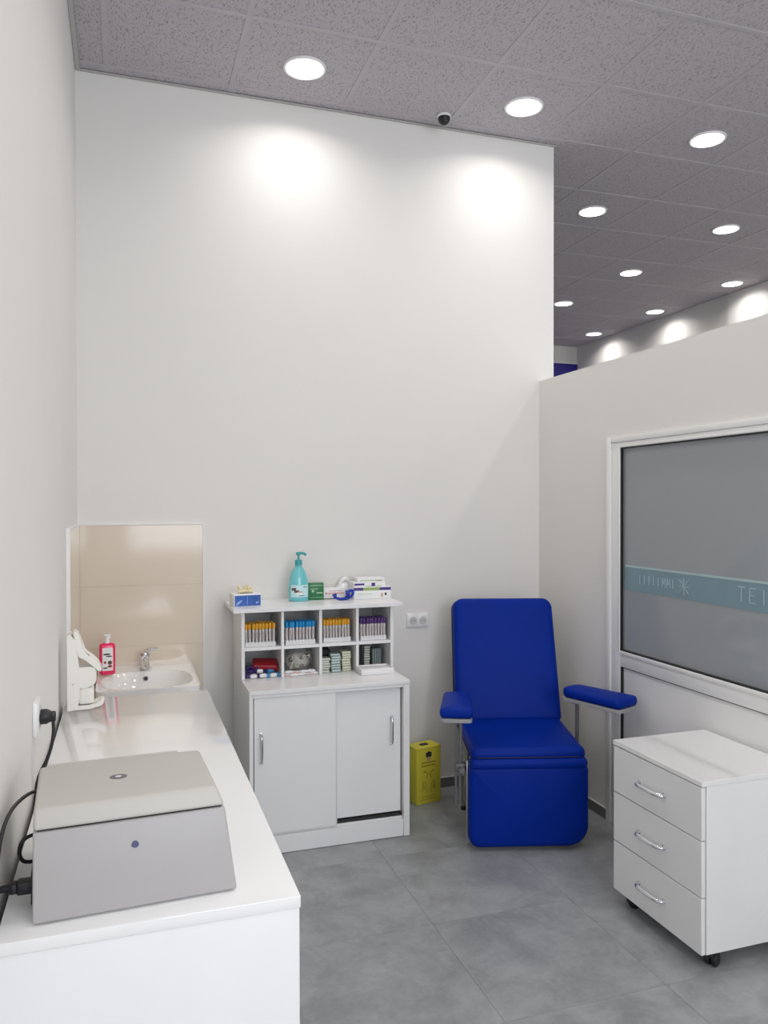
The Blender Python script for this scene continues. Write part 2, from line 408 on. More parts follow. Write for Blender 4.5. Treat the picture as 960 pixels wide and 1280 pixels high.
# ------------------------------------------------------------------ ceiling lights
def downlight(loc, label):
    t = thing('ceiling_light', label, 'ceiling light', loc, 0, 'round ceiling downlights')
    MB().lathe([(.088, -.004), (.094, -.010), (.103, -.0075), (.104, 0)], 40).build('trim_ring', 'pvc', t)
    MB().lathe([(.087, -.0045), (.087, -.0075)], 40).build('diffuser', 'emit', t)
    area('lamp', (0, 0, -.012), (0, 0, 0), .17, .17, LAMP_W, (1, .965, .92), True, math.radians(150), t)
    return t
LX = [1.063, 2.257, 3.455, 4.648, 5.80]; LY = [3.765, 4.948, 6.15, 7.31, 8.50]
names = {(0, 0): 'round ceiling downlight nearest the left wall', (1, 0): 'round ceiling downlight right of the black dome camera', (2, 0): 'round ceiling downlight in the front row, right of the tall wall',
         (2, 1): 'round ceiling downlight second row, close to the end of the tall wall', (3, 1): 'round ceiling downlight second row, at the right edge of the photo',
         (3, 2): 'round ceiling downlight third row, alone in the middle of the far ceiling', (4, 2): 'round ceiling downlight third row, beside the outer wall joint', (3, 3): 'round ceiling downlight half hidden by the end of the tall wall',
         (4, 3): 'round ceiling downlight fourth row, beside the outer wall', (4, 4): 'farthest and smallest round ceiling downlight'}
for (i, j), lb in names.items(): downlight((LX[i], LY[j], ZC), lb)
for (x, y) in [(1.063, 2.57), (2.257, 2.57), (1.063, 1.38), (2.257, 1.38), (1.063, .19), (2.257, .19), (3.455, 2.57), (4.648, 3.765), (3.455, .19), (4.648, 1.38), (1.063, -1.0), (3.455, -1.4), (3.455, 6.15), (2.257, 7.31), (5.80, 4.948), (5.80, 3.765), (4.648, 2.57), (3.455, 7.31), (4.648, 8.5), (2.257, -1.0), (3.455, 1.38), (4.648, .19), (2.257, 8.5), (5.8, 2.57)]:
    downlight((x, y, ZC), 'added round ceiling downlight outside the picture')  # unseen lamps added for overhead fill light

# dome camera
t = thing('dome_camera', 'small black dome security camera on the ceiling by the tall wall', 'camera', (1.888, 3.985, ZC-.001))
MB().lathe([(.038, 0), (.040, -.004), (.038, -.012), (.030, -.014)][::-1], 28).build('mount_ring', 'pvc', t)
MB().lathe([(.002, -.052), (.014, -.049), (.024, -.042), (.031, -.030), (.033, -.020), (.033, -.012)], 28).build('dome', 'gasket', t)
MB().lathe([(.002, -.006), (.010, -.004), (.012, 0)], 16, T(0, -.022, -.034, .9)).build('lens', 'badge', t)

# ------------------------------------------------------------------ counter (worktop on white panels)
t = thing('counter', 'long glossy white counter along the left wall, holding the centrifuge', 'counter', (0, 0, 0))
MB().box(.013, .524, 1.411, 3.10, .871, .893, .0015).build('worktop', 'gloss', t)
MB().box(.016, .522, 1.414, 1.432, .002, .870, .001).build('end_panel', 'white', t)
MB().box(.016, .522, 3.075, 3.093, .002, .870, .001).build('end_panel', 'white', t)
MB().box(.500, .518, 1.433, 3.074, .08, .870, .001).build('front_panel', 'white', t)
MB().box(.470, .488, 1.433, 3.074, .002, .079).build('plinth', 'white', t)

# ------------------------------------------------------------------ centrifuge
t = thing('centrifuge', 'warm grey laboratory centrifuge with a flat closed lid on the counter', 'centrifuge', (.241, 1.47, .8935), math.radians(3.0))
def loft(mb, lo, hi, m=None):      # two quads (xyz lists, ccw) joined
    mb._add(lo+hi, [[3, 2, 1, 0], [4, 5, 6, 7], [0, 1, 5, 4], [1, 2, 6, 5], [2, 3, 7, 6], [3, 0, 4, 7]], None, m)
def lofted(lo, hi, bev, seg=3):
    mb = MB(); loft(mb, lo, hi); bmesh.ops.bevel(mb.bm, geom=mb.bm.edges[:], offset=bev, segments=seg, affect='EDGES', profile=.5)
    for f in mb.bm.faces: f.smooth = True
    return mb
S = .152
def SZ(x0, x1, y0, y1, z): return [(x0, y0, z), (x1, y0, z), (x1, y1, z), (x0, y1, z)]
lofted(SZ(-.1755, .174, -.012, .300, .003), SZ(-.175, .156, .012, .292, S-.0015), .004).build('housing', 'greybeige', t)
MB().box(-.168, .150, .018, .288, S-.004, S+.001).build('lid_gap', 'gasket', t)
lid = lofted(SZ(-.175, .156, .012, .272, S+.0010), SZ(-.174, .142, .024, .262, S+.036), .007, 4)
lid.build('lid', 'lidlit', t)
lofted(SZ(-.165, .105, .25, .290, S+.001), SZ(-.163, .100, .25, .284, S+.034), .006, 3).build('hinge_cover', 'lidlit', t)
bg = MB().lathe([(.0165, 0), (.0165, .0012)], 24, T(-.028, .145, S+.0355), 'badge', 1, .8)
bg.lathe([(.006, .0012), (.006, .0018)], 12, T(-.028, .145, S+.0355), 'paper', 1, .6)
bg.build('badge', None, t)
MB().lathe([(.0062, 0), (.0062, .003), (.005, .004)], 20, T(-.006, .0062, S-.043, PI/2+.14)).build('lock', 'lockblue', t)
MB().box(-.006, -.004, .009, .010, S-.058, S-.057).build('lock_mark', 'lockblue', t)
for x in (-.15, .15):
    for y in (.03, .27): MB().lathe([(.012, 0), (.012, .004)], 14, T(x, y, 0)).build('foot', 'black', t)
ib = MB().box(-.180, -.174, .040, .100, .014, .066, .001).build('power_inlet', 'gasket', t)

# power cord with plug + connector
t = thing('power_cord', 'black power cord running from the left wall socket into the side of the centrifuge', 'power cord', (0, 0, 0))
pl = MB()
pl.lathe([(.017, 0), (.019, .004), (.019, .018), (.015, .026), (.011, .030)], 20, T(.012, 2.145, 1.078, 0, PI/2))
pl.box(.030, .052, 2.138, 2.152, 1.064, 1.090, .004)
pl.build('plug', 'black', t)
MB().tube([(.045, 2.145, 1.070), (.047, 2.140, 1.03), (.036, 2.13, .98), (.008, 2.12, .93), (.0062, 2.10, .86)], .0042, 8, None, 2).build('cable', 'black', t)
MB().tube([(.0066, 1.47, .86), (.0066, 1.475, .95), (.008, 1.50, 1.02), (.016, 1.56, 1.055), (.034, 1.66, 1.050), (.052, 1.74, 1.03), (.058, 1.79, .97)], .0036, 8, None, 3).build('cable', 'black', t)
# its other end: moulded connector in the side of the centrifuge
cn = MB().box(.0, .026, -.013, .013, -.011, .011, .003).box(-.012, .0, -.010, .010, -.009, .009, .002)
cn.cyl((-.012, 0, 0), (-.040, 0, -.001), .007, 12, None, .0052)
o = cn.build('connector', 'black', t); o.location = (.034, 1.53, .930)
MB().tube([(.003, 1.53, .929), (-.0+.0060, 1.51, .931), (.0055, 1.49, .95), (.0055, 1.47, .985), (.0055, 1.485, 1.0), (.0055, 1.50, .985), (.0055, 1.49, .94), (.0055, 1.46, .90), (.0055, 1.44, .85)], .0036, 8, None, 2).build('cable', 'black', t)
MB().tube([(.064, 1.62, .985), (.050, 1.61, .99), (.034, 1.60, .985), (.028, 1.60, .965), (.034, 1.60, .945), (.050, 1.61, .938), (.062, 1.62, .94)], .0036, 8, None, 2).build('cable', 'black', t)

# wall socket on the left wall
def outlet(name, label, M4, n, w_, h_):
    t = thing(name, label, 'socket'); t.matrix_world = M4     # local: x along wall, y out of wall (-), z up
    MB().box(-w_/2, w_/2, -.011, 0, -h_/2, h_/2, .003).build('frame', 'pvc', t)
    step = (w_-.012)/n
    for i in range(n):
        cx = -w_/2+.006+step*(i+.5)
        MB().box(cx-step/2+.0008, cx+step/2-.0008, -.0135, -.010, -h_/2+.006, h_/2-.006, .0015).build('cover', 'pvc', t)
        r = min(step, h_)*.36
        MB().lathe([(r, 0), (r*1.08, .0012), (r*1.08, .002)], 28, T(cx, -.0156, 0, -PI/2)).lathe([(r*.9, -.0006), (r*.9, .0)], 28, T(cx, -.0156, 0, -PI/2), 'basetop').build('socket_well', 'pvc', t)
        h = MB()
        for dx in (-.0095, .0095): h.lathe([(.0026, 0), (.0026, .0015)], 10, T(cx+dx*r/.022, -.0168, 0, -PI/2))
        h.build('pin_hole', 'gasket', t)
    return t
outlet('wall_socket', 'white double wall socket on the back wall beside the shelving', Matrix.Translation((1.782, YB, .960)), 2, .130, .078)
outlet('wall_socket', 'white wall socket on the left wall above the counter, with a black plug', T(0, 2.155, 1.078, 0, 0, PI/2), 1, .085, .085)

# ------------------------------------------------------------------ wash basin, faucet, soap
t = thing('wash_basin', 'white ceramic wall hung wash basin beyond the counter', 'sink', (.318, 3.845, .80))
BW, BD = .445, .545
def basin():
    mb = MB(); nx, ny = 90, 90; v = []
    def zf(x, y):
        # main bowl in front, shallow soap ledges left and right at the back
        r = (abs(x/.200)**2.8+abs((y+.050)/.190)**2.8)**(1/2.8); z = 0
        if r < 1: z = -.125*(1-r**3.2)**.9
        e = min(BW/2-abs(x), BD/2-abs(y)); z += .006*math.exp(-max(e, 0)/.010)
        return z
    R = .05
    for j in range(ny+1):
        for i in range(nx+1):
            x = (i/nx-.5)*BW; y = (j/ny-.5)*BD
            ax, ay = abs(x)-(BW/2-R), abs(y)-(BD/2-R)
            px, py = x, y
            if y < 0 and ax > 0 and ay > 0:
                k = max(ax, ay)/math.hypot(ax, ay); px = math.copysign(BW/2-R+ax*k, x); py = math.copysign(BD/2-R+ay*k, y)
            v.append((px, py, zf(px, py)))
    f = [[j*(nx+1)+i, j*(nx+1)+i+1, (j+1)*(nx+1)+i+1, (j+1)*(nx+1)+i] for j in range(ny) for i in range(nx)]
    ring = [i for i in range(nx+1)] + [(j)*(nx+1)+nx for j in range(1, ny+1)] + [ny*(nx+1)+i for i in range(nx-1, -1, -1)] + [j*(nx+1) for j in range(ny-1, 0, -1)]
    base_n = len(v); n = len(ring)
    for lvl, (sc_, dz) in enumerate(((1.004, -.006), (1.0, -.035), (.82, -.10), (.6, -.165))):
        for q in ring: x, y, z = v[q]; v.append((x*sc_, y*sc_ + (0 if sc_ > .99 else (1-sc_)*.2), dz))
    prev = ring
    for lvl in range(4):
        cur = [base_n+lvl*n+k for k in range(n)]
        f += [[prev[k], prev[(k+1) % n], cur[(k+1) % n], cur[k]] for k in range(n)]; prev = cur
    f.append(prev)
    mb._add(v, f); return mb
basin().build('bowl', 'ceramic', t)
MB().lathe([(.011, 0), (.013, .002), (.013, .004)], 20, T(-.004, .124, -.034, 1.05)).build('overflow_ring', 'chrome', t)
MB().lathe([(.0085, .0042), (.0085, .005)], 16, T(-.004, .124, -.034, 1.05)).build('overflow_hole', 'gasket', t)
MB().lathe([(.022, -.124), (.022, -.120)], 20, T(0, -.045, 0)).build('drain', 'chrome', t)
MB().lathe([(.05, -.78), (.075, -.70), (.06, -.4), (.085, -.17), (.09, -.13)], 24, T(0, .14, 0, 0)).build('pedestal', 'ceramic', t)

t = thing('faucet', 'small chrome single lever mixer tap on the wash basin', 'faucet', (.312, 4.035, .8045))
MB().lathe([(.027, 0), (.027, .006), (.023, .010), (.0225, .060), (.024, .064), (.021, .078), (.008, .086)], 24).build('body', 'chrome', t)
MB().tube([(0, -.010, .040), (0, -.05, .045), (0, -.10, .040), (0, -.118, .030)], .012, 12, None, 2, 1.0).lathe([(.012, 0), (.012, .016)], 16, T(0, -.112, .018)).build('spout', 'chrome', t)
MB().tube([(0, 0, .082), (.008, .0, .092), (.03, -.004, .096), (.060, -.008, .095)], .0075, 10, None, 2, .6).build('lever', 'chrome', t)

t = thing('soap_bottle', 'pink liquid soap bottle with a white cap at the basin corner', 'bottle', (.139, 3.930, .8075), .1)
MB().cushion(.072, .044, .150, .016, .014, .002).build('bottle_body', 'pink', t)
MB().lathe([(.013, .150), (.013, .158), (.009, .166), (.009, .182)], 20).build('neck', 'paper', t)
MB().box(-.014, .016, -.006, .006, .182, .192, .003).box(-.002, .014, -.004, .004, .168, .186, .002).build('cap', 'paper', t)
lb = MB().cushion(.048, .004, .108, .0019, .0019, 0, T(0, -.0222, .022), 'paper')
for (x, z, rx, rz, mm) in [(-.004, .100, .017, .004, 'ink'), (.006, .090, .015, .003, 'ink'), (.010, .060, .010, .010, 'brown'), (-.012, .062, .006, .006, 'red'), (.010, .043, .010, .006, 'red'), (-.010, .036, .012, .003, 'ink')]:
    lb.lathe([(1, 0), (1, .0008)], 14, T(x, -.0237, z, PI/2) @ Matrix.Diagonal((rx, rz, 1, 1)), mm)
lb.build('label_sticker', None, t)
t['label'] = 'pink liquid soap bottle with a white cap at the basin corner'

# elbow dispenser
t = thing('soap_dispenser', 'white elbow lever soap dispenser at the far left end of the counter', 'dispenser', (.028, 2.965, .8935), .0)
k = .00282
def P(l): return [((x-87)*.0029, (887-y)*k) for x, y in l]
MB().prism(P([(87, 887), (87, 794), (90, 792), (96, 800), (100, 830), (101, 870), (98, 886)]), -.040, .040).build('back_plate', 'cream', t)
bd = MB().prism(P([(98, 859), (98, 834), (116, 834), (119.5, 838), (119.5, 853), (116, 857), (106, 861)]), -.038, .038)
bmesh.ops.bevel(bd.bm, geom=bd.bm.edges[:], offset=.004, segments=2, affect='EDGES'); bd.build('pump_housing', 'cream', t)
lv = MB().prism(P([(93, 789), (98, 790), (103, 804), (105, 815), (113, 820), (121, 828), (126, 837), (125.5, 841), (121, 840), (116, 832), (108, 826), (99, 821), (96, 806)]), -.034, .034)
bmesh.ops.bevel(lv.bm, geom=lv.bm.edges[:], offset=.0035, segments=2, affect='EDGES'); lv.build('elbow_lever', 'cream', t)
MB().cushion(.052, .06, .058, .014, .006, 0, T(.060, 0, .018)).build('container', 'cream', t)
tr = MB().prism(P([(90, 887), (90, 881), (112, 882), (126, 876), (129, 878), (126, 883), (112, 887)]), -.036, .036)
bmesh.ops.bevel(tr.bm, geom=tr.bm.edges[:], offset=.003, segments=2, affect='EDGES'); tr.build('drip_tray', 'cream', t)
MB().lathe([(.004, 0), (.004, .001)], 12, T(.018, -.0405, .093, PI/2)).build('button', 'basetop', t)

# ------------------------------------------------------------------ cabinet with sliding doors
XL_, XR_, YFc = .754, 1.530, 3.563
t = thing('sliding_door_cabinet', 'white base cabinet with two sliding doors against the back wall', 'cabinet', (1.142, YFc, 0))
def lb_(name, m, x0, x1, y0, y1, z0, z1, par, bev=.0012):
    return MB().box(x0-1.142, x1-1.142, y0-YFc, y1-YFc, z0, z1, bev, 1).build(name, m, par)
ZW = .760
lb_('side_panel', 'white', XL_, XL_+.018, YFc+.004, YB-.004, .002, ZW-.019, t)
lb_('side_panel', 'white', XR_-.030, XR_, YFc+.004, YB-.004, .002, ZW-.019, t)
lb_('worktop', 'white', XL_, XR_, YFc, YB-.004, ZW-.018, ZW, t)
lb_('plinth', 'white', XL_+.0185, XR_-.0305, YFc+.008, YFc+.024, .002, .083, t)
lb_('bottom_shelf', 'white', XL_+.0185, XR_-.0305, YFc+.026, YB-.03, .078, .094, t)
lb_('back_board', 'white', XL_+.0185, XR_-.0305, YB-.028, YB-.018, .08, ZW-.02, t)
lb_('top_rail', 'white', XL_+.0185, XR_-.0305, YFc+.006, YFc+.010, ZW-.034, ZW-.0185, t)
lb_('track', 'void', XL_+.0185, XR_-.0305, YFc+.030, YFc+.055, .0945, .108, t)
d1 = lb_('door', 'white', .777, 1.163, YFc+.012, YFc+.028, .096, ZW-.030, t)
d2 = lb_('door', 'white', 1.12, 1.494, YFc+.036, YFc+.052, .116, ZW-.026, t)
lb_('door_edge', 'white', 1.1635, 1.167, YFc+.010, YFc+.029, .096, ZW-.030, d1, 0)
def bow(mb, p0, p1, out, r=.005, drop=.0):      # bow handle between two feet
    p0 = Vector(p0); p1 = Vector(p1); out = Vector(out); a = (p1-p0)
    mb.tube([p0, p0+out*.5, p0+out*.9+a*.08, p0+out*1.0+a*.3, p0+out*1.0+a*.7, p0+out*.9+a*.92, p0+out*.5+a, p1], r, 10, None, 2, 1.35)
    mb.cyl(p0, p0+out*.12, r*1.7, 12); mb.cyl(p1, p1+out*.12, r*1.7, 12)
    return mb
bow(MB(), (.810-1.142, .0115, .428), (.810-1.142, .0115, .560), (0, -.024, 0), .0045).build('handle', 'chrome', d1)
bow(MB(), (1.446-1.142, .0355, .448), (1.446-1.142, .0355, .582), (0, -.024, 0), .0045).build('handle', 'chrome', d2)

# ------------------------------------------------------------------ pigeon-hole shelving on the cabinet
YH = 3.812
t = thing('shelving_unit', 'white eight compartment shelving unit standing on the cabinet', 'shelf', (1.142, YFc, ZW))
def hb(name, x0, x1, y0, y1, z0, z1, m='white'):
    return MB().box(x0-1.142, x1-1.142, y0-YFc, y1-YFc, z0-ZW, z1-ZW, .001, 1).build(name, m, t)
ZTOP = 1.110; ZS = .915
DX = [.762, .956, 1.148, 1.339, 1.524]
hb('top_board', .712, 1.572, YH-.035, YB-.004, ZTOP-.020, ZTOP)
hb('side_panel', .754, .770, YH, YB-.004, ZW+.0005, ZTOP-.0205)
hb('side_panel', 1.516, 1.532, YH, YB-.004, ZW+.0005, ZTOP-.0205)
for x in DX[1:4]: hb('divider', x-.007, x+.007, YH, YB-.012, ZW+.0005, ZTOP-.0205)
xs = [.770]+[c for x in DX[1:4] for c in (x-.007, x+.007)]+[1.516]
for a, b in zip(xs[::2], xs[1::2]): hb('shelf_board', a+.0003, b-.0003, YH+.002, YB-.012, ZS-.016, ZS)
hb('back_board', .7705, 1.5155, YB-.010, YB-.004, ZW+.0005, ZTOP-.0205, 'basetop')

# racks with capped blood tubes
protos = {}
ORD = ['first', 'second', 'third', 'fourth', 'fifth', 'sixth', 'seventh', 'eighth', 'ninth', 'tenth']
ROW = ['front', 'second', 'third', 'back']
def tube_proto(cap, label, group, first_loc):
    t = thing('blood_tube', label, 'blood tube', first_loc, 0, group)
    b = MB().lathe([(.0022, 0), (.0058, .004), (.0060, .074)], 8, None, 'tubeglass')
    b.lathe([(.00625, .022), (.00625, .066)], 8, None, 'tubelabel')
    b.box(-.0015, .0015, -.0068, -.0060, .026, .058, 0, 1, None, 'tubedark')
    b.build('tube', None, t)
    MB().lathe([(.0066, .070), (.0085, .073), (.0085, .095), (.0070, .098)], 10).build('cap', cap, t)
    return t
def rack(x0, x1, y0, y1, z, cap, colour, place, nx, ny, h=.022):
    r = thing('tube_rack', 'white foam rack of %s capped blood tubes, %s' % (colour, place), 'rack', ((x0+x1)/2, (y0+y1)/2, z+.0005), 0, 'tube racks in the upper compartments')
    W_, D_ = x1-x0, y1-y0; st = W_/nx
    MB().box(-W_/2, W_/2, -D_/2, D_/2, 0, h*.35, .001, 1).build('rack_base', 'foam', r)
    c = MB()
    for j in range(ny+1):
        y = -D_/2+D_*j/ny; c.box(-W_/2, W_/2, max(y-.0012, -D_/2), min(y+.0012, D_/2), h*.35, h)
    for i in range(nx+1):
        x = -W_/2+st*i; c.box(max(x-.0008, -W_/2), min(x+.0008, W_/2), -D_/2, D_/2, h*.36, h*.97)
    c.build('rack_grid', 'foam', r)
    for j in range(ny):
        for i in range(nx):
            lo = ((x0+st*(i+.5)), y0+D_*(j+.5)/ny, z+h*.36+.0056)
            key = (cap, place)
            if key not in protos:
                protos[key] = tube_proto(cap, '%s capped blood tube standing in the rack, %s' % (colour, place), '%s capped tubes, %s' % (colour, place), lo); o = protos[key]
            else: o = copy_tree(protos[key])
            o['label'] = '%s capped blood tube, %s from the left in the %s row, %s' % (colour, ORD[i], ROW[j], place)
            o.location = (lo[0]+random.uniform(-.0008, .0008), lo[1], lo[2]+random.uniform(0, .002)); o.rotation_euler = (random.uniform(-.03, .03), random.uniform(-.03, .03), random.uniform(-.5, .5))
    return r
rack(.775, .925, YH+.022, YH+.112, ZS, 'capy', 'yellow', 'upper left compartment', 9, 4)
rack(.975, 1.125, YH+.020, YH+.110, ZS, 'capb', 'blue', 'second upper compartment', 9, 4)
rack(1.170, 1.312, YH+.030, YH+.120, ZS, 'capy', 'yellow', 'third upper compartment', 9, 4)
rack(1.362, 1.500, YH+.022, YH+.112, ZS, 'capp', 'dark purple', 'upper right compartment', 9, 4)

# lower left compartment: red folder packet on small blue and indigo packets
t = thing('red_packet', 'flat dark red packet leaning in the lower left compartment', 'packet', (.885, 3.915, ZW+.036))
pk = MB().cushion(.125, .085, .030, .01, .006, .004, T(0, 0, 0, .28, .06, -.12)); pk.build('wrapper', 'red', t)
MB().tube([(.03, -.043, -.008), (.045, -.046, -.003), (.058, -.042, 0)], .003, 6).build('fold', 'red', t)
cols = ['indigo', 'indigo', 'skyp', 'indigo', 'paper', 'indigo', 'skyp', 'paper', 'indigo', 'indigo', 'paper', 'indigo']
desc = {'indigo': 'indigo', 'skyp': 'sky blue', 'paper': 'white'}
cn_ = {}
spots = [(.795, 3.850, 0, 'indigo'), (.815, 3.838, .001, 'paper'), (.842, 3.842, 0, 'indigo'), (.862, 3.835, .002, 'paper'), (.886, 3.842, 0, 'skyp'), (.912, 3.836, .001, 'paper'), (.932, 3.846, 0, 'skyp'),
         (.800, 3.868, .018, 'indigo'), (.826, 3.872, .019, 'indigo'), (.850, 3.866, .018, 'paper'), (.874, 3.874, .016, 'indigo'), (.905, 3.870, .015, 'skyp'), (.803, 3.900, .030, 'indigo'), (.823, 3.892, .034, 'indigo'), (.845, 3.886, .034, 'indigo')]
pm = {c: MB().cushion(.034, .020, .017, .004, .004, .002) for c in ('indigo', 'skyp', 'paper')}
pm = {c: v.mesh('needle_packet', c) for c, v in pm.items()}
for i, (x, y, z, c) in enumerate(spots):
    o = bpy.data.objects.new('needle_packet', pm[c]); COL.objects.link(o); o.location = (x, y, ZW+.001+z); o.rotation_euler = (0, 0, random.uniform(-.6, .6) if z > .01 else random.uniform(-.3, .3))
    ly = 0 if z < .005 else (2 if z > .025 else 1); cn_[ly] = cn_.get(ly, -1)+1
    tag(o, 'small %s needle packet, %s from left in the %s layer, lower left compartment' % (desc[c], ORD[cn_[ly]], ['bottom', 'middle', 'top'][ly]), 'packet', 'needle packets in the lower left compartment')

# second lower compartment: clear bag with cotton rings and white swab packets
t = thing('plastic_bag', 'crumpled clear plastic bag of cotton pads, second lower compartment', 'bag', (1.055, 3.93, ZW+.001))
def blob(rx, ry, rz, jit, seed, n=22, m_=12):
    rnd = random.Random(seed); mb = MB(); prof = []
    v = []; f = []
    for j in range(m_+1):
        th = PI*j/m_
        for i in range(n):
            a = 2*PI*i/n; q = 1+jit*(math.sin(3*a+seed+2*th)*.5+math.sin(5*a-3*th+seed*2)*.35+rnd.uniform(-.3, .3)) if 0 < j < m_ else 1
            v.append((rx*math.sin(th)*math.cos(a)*q, ry*math.sin(th)*math.sin(a)*q, rz*(1-math.cos(th)*q)))
    for j in range(m_):
        for i in range(n): f.append([j*n+i, j*n+(i+1) % n, (j+1)*n+(i+1) % n, (j+1)*n+i])
    mb._add(v, f); return mb
blob(.072, .06, .058, .12, 3).build('film', 'film', t)
rg = random.Random(5)
for i in range(16):
    a = rg.uniform(-.045, .045); z = .030+rg.uniform(0, .060); y = -.046+rg.uniform(-.006, .010)
    mb = MB(); pts = [(math.cos(q)*.0085, 0, math.sin(q)*.0085) for q in [2*PI*k_/10 for k_ in range(11)]]
    mb.tube(pts, .0035, 6); o = mb.build('cotton_ring', 'cotton' if i % 4 else 'darkring', t); o.location = (a, y, z); o.rotation_euler = (rg.uniform(-.6, .6), rg.uniform(-1, 1), rg.uniform(-1, 1))
bg_ = blob(.060, .045, .040, .12, 9); o = bg_.build('cotton_bundle', 'cotton', t); o.location = (0, .008, .012)
pmw = MB().cushion(.040, .022, .010, .004, .003, .002).mesh('swab_packet', 'paper')
pmr = MB().box(-.020, .020, -.011, .011, 0, .009, .002, 1, None, 'paper').box(-.019, .019, -.0114, -.010, .003, .0065, 0, 1, None, 'redink').mesh('swab_packet', None)
for i, (x, y, z) in enumerate([(.980, 3.840, 0), (1.018, 3.832, 0), (1.056, 3.838, 0), (1.094, 3.832, 0), (1.122, 3.845, 0), (.992, 3.848, .012), (1.032, 3.845, .011), (1.070, 3.842, .012), (1.108, 3.850, .011)]):
    o = bpy.data.objects.new('swab_packet', pmr if i % 3 == 0 else pmw); COL.objects.link(o); o.location = (x, y, ZW+.001+z); o.rotation_euler = (0, 0, random.uniform(-.25, .25))
    k_ = 'red striped' if i % 3 == 0 else 'plain'
    tag(o, '%s white swab packet, %s from left in the %s layer before the clear bag' % (k_, ORD[i if i < 5 else i-5], 'bottom' if i < 5 else 'upper'), 'packet', 'white swab packets in the second lower compartment')

# third lower compartment: three stacks of small boxed packets, black pouch behind
def stack(x, y, n, m_, w_, d_, h_, label, group, z0=0):
    me = MB().box(-w_/2, w_/2, -d_/2, d_/2, 0, h_-.001, .0015, 1, None, m_).box(-w_/2+.003, w_/2-.003, -d_/2-.0006, -d_/2+.001, h_*.55, h_*.80, 0, 1, None, 'paper').mesh('dressing_box', None)
    for i in range(n):
        o = bpy.data.objects.new('dressing_box', me); COL.objects.link(o); o.location = (x+random.uniform(-.003, .003), y+random.uniform(-.003, .003), ZW+.001+z0+i*h_); o.rotation_euler = (0, 0, random.uniform(-.08, .08))
        tag(o, label.replace('dressing box', 'dressing box, %s from the bottom' % ORD[i]), 'box', group)
stack(1.180, 3.868, 6, 'wrapg', .046, .05, .0125, 'thin grey green dressing box in the left stack, third lower compartment', 'grey green dressing boxes, third lower compartment')
stack(1.234, 3.868, 7, 'wrapt', .050, .05, .0135, 'thin teal dressing box in the middle stack, third lower compartment', 'teal dressing boxes, third lower compartment')
stack(1.290, 3.872, 8, 'wrapy', .046, .05, .0128, 'thin cream dressing box in the right stack, third lower compartment', 'cream dressing boxes, third lower compartment')
t = thing('black_pouch', 'crumpled black rubber pouch behind the stacks, third lower compartment', 'pouch', (1.200, 3.99, ZW+.001))
o = blob(.045, .035, .056, .15, 12).build('pouch_body', 'black', t)
MB().tube([(-.03, 0, .08), (0, -.015, .118), (.03, 0, .09)], .006, 8, None, 2).build('pouch_strap', 'black', t)

# fourth lower compartment
stack(1.412, 3.925, 8, 'wrapg', .040, .05, .0125, 'grey dressing box in the tall stack, lower right compartment', 'grey dressing boxes, lower right compartment', .012)
t = thing('glass_slide_box', 'dark green boxed glass slides, lower right compartment', 'box', (1.470, 3.925, ZW+.001))
MB().box(-.026, .026, -.022, .022, 0, .098, .002, 1).build('case', 'badge', t)
for dx in (-.018, -.006, .006, .018): MB().box(dx-.0022, dx+.0022, -.0235, -.0215, .012, .094).build('slide', 'wrapt', t)
MB().box(-.022, .022, -.0245, -.0215, .010, .020).build('case_rim', 'wrapg', t)
t = thing('marker_pen', 'black marker pen standing upright, lower right compartment', 'pen', (1.376, 3.846, ZW+.001))
MB().lathe([(.008, 0), (.0085, .004), (.0085, .085)], 14).build('barrel', 'black', t)
MB().lathe([(.0095, .086), (.0095, .128), (.008, .132)], 14).build('cap', 'black', t)
t = thing('white_tray', 'white plastic tray pushed half out of the lower right compartment', 'tray', (1.418, 3.775, ZW+.001), .0)
MB().box(-.085, .085, -.055, .055, 0, .006, .002).build('tray_floor', 'paper', t)
w4 = MB().box(-.085, .085, -.055, -.051, .006, .030, .001).box(-.085, .085, .051, .055, .006, .030, .001).box(-.085, -.081, -.051, .051, .006, .030, .001).box(.081, .085, -.051, .051, .006, .030, .001)
w4.build('tray_wall', 'paper', t)
MB().box(-.078, .078, -.048, .048, .007, .024, .002).build('paper_pad', 'paper', t)

# ------------------------------------------------------------------ things on top of the shelving
Z2 = ZTOP+.0005
t = thing('glove_box', 'blue and white glove box with a cream glove poking out', 'box', (.786, 3.905, Z2), math.radians(8))
MB().box(-.068, .068, -.042, .042, 0, .062, .0015).build('carton', 'paper', t)
fc = MB().box(-.064, .066, -.0432, -.0415, .003, .055, 0, 1, None, 'bluecard')
for k_, (x, z, rx, rz) in enumerate([(-.045, .020, .013, .006), (-.036, .027, .010, .004), (-.052, .012, .008, .004), (.048, .018, .008, .004)]):
    fc.lathe([(1, 0), (1, .0008)], 12, T(x, -.0432, z, PI/2, 0, 0) @ Matrix.Rotation(.5, 4, 'Z') @ Matrix.Diagonal((rx, rz, 1, 1)), 'bluelt')
fc.box(-.002, .0, -.0436, -.0430, .008, .05, 0, 1, None, 'bluelt'); fc.build('front_print', None, t)
MB().cushion(.075, .034, .0012, .016, .0005, 0, T(0, 0, .062)).build('opening', 'brown', t)
gv = MB()
for (a, b, c) in [((-.03, 0, .060), (-.025, -.003, .082), (-.036, .004, .097)), ((-.01, 0, .060), (-.006, 0, .084), (.004, -.004, .096)), ((.005, .004, .060), (.015, .0, .086), (.010, .006, .100)), ((.02, 0, .060), (.028, -.002, .078), (.034, 0, .086))]:
    gv.tube([a, b, c], .010, 8, None, 2, .7)
gv.tube([(-.034, -.004, .070), (0, -.010, .074), (.036, -.004, .070)], .009, 8, None, 1); gv.build('glove', 'latex', t)

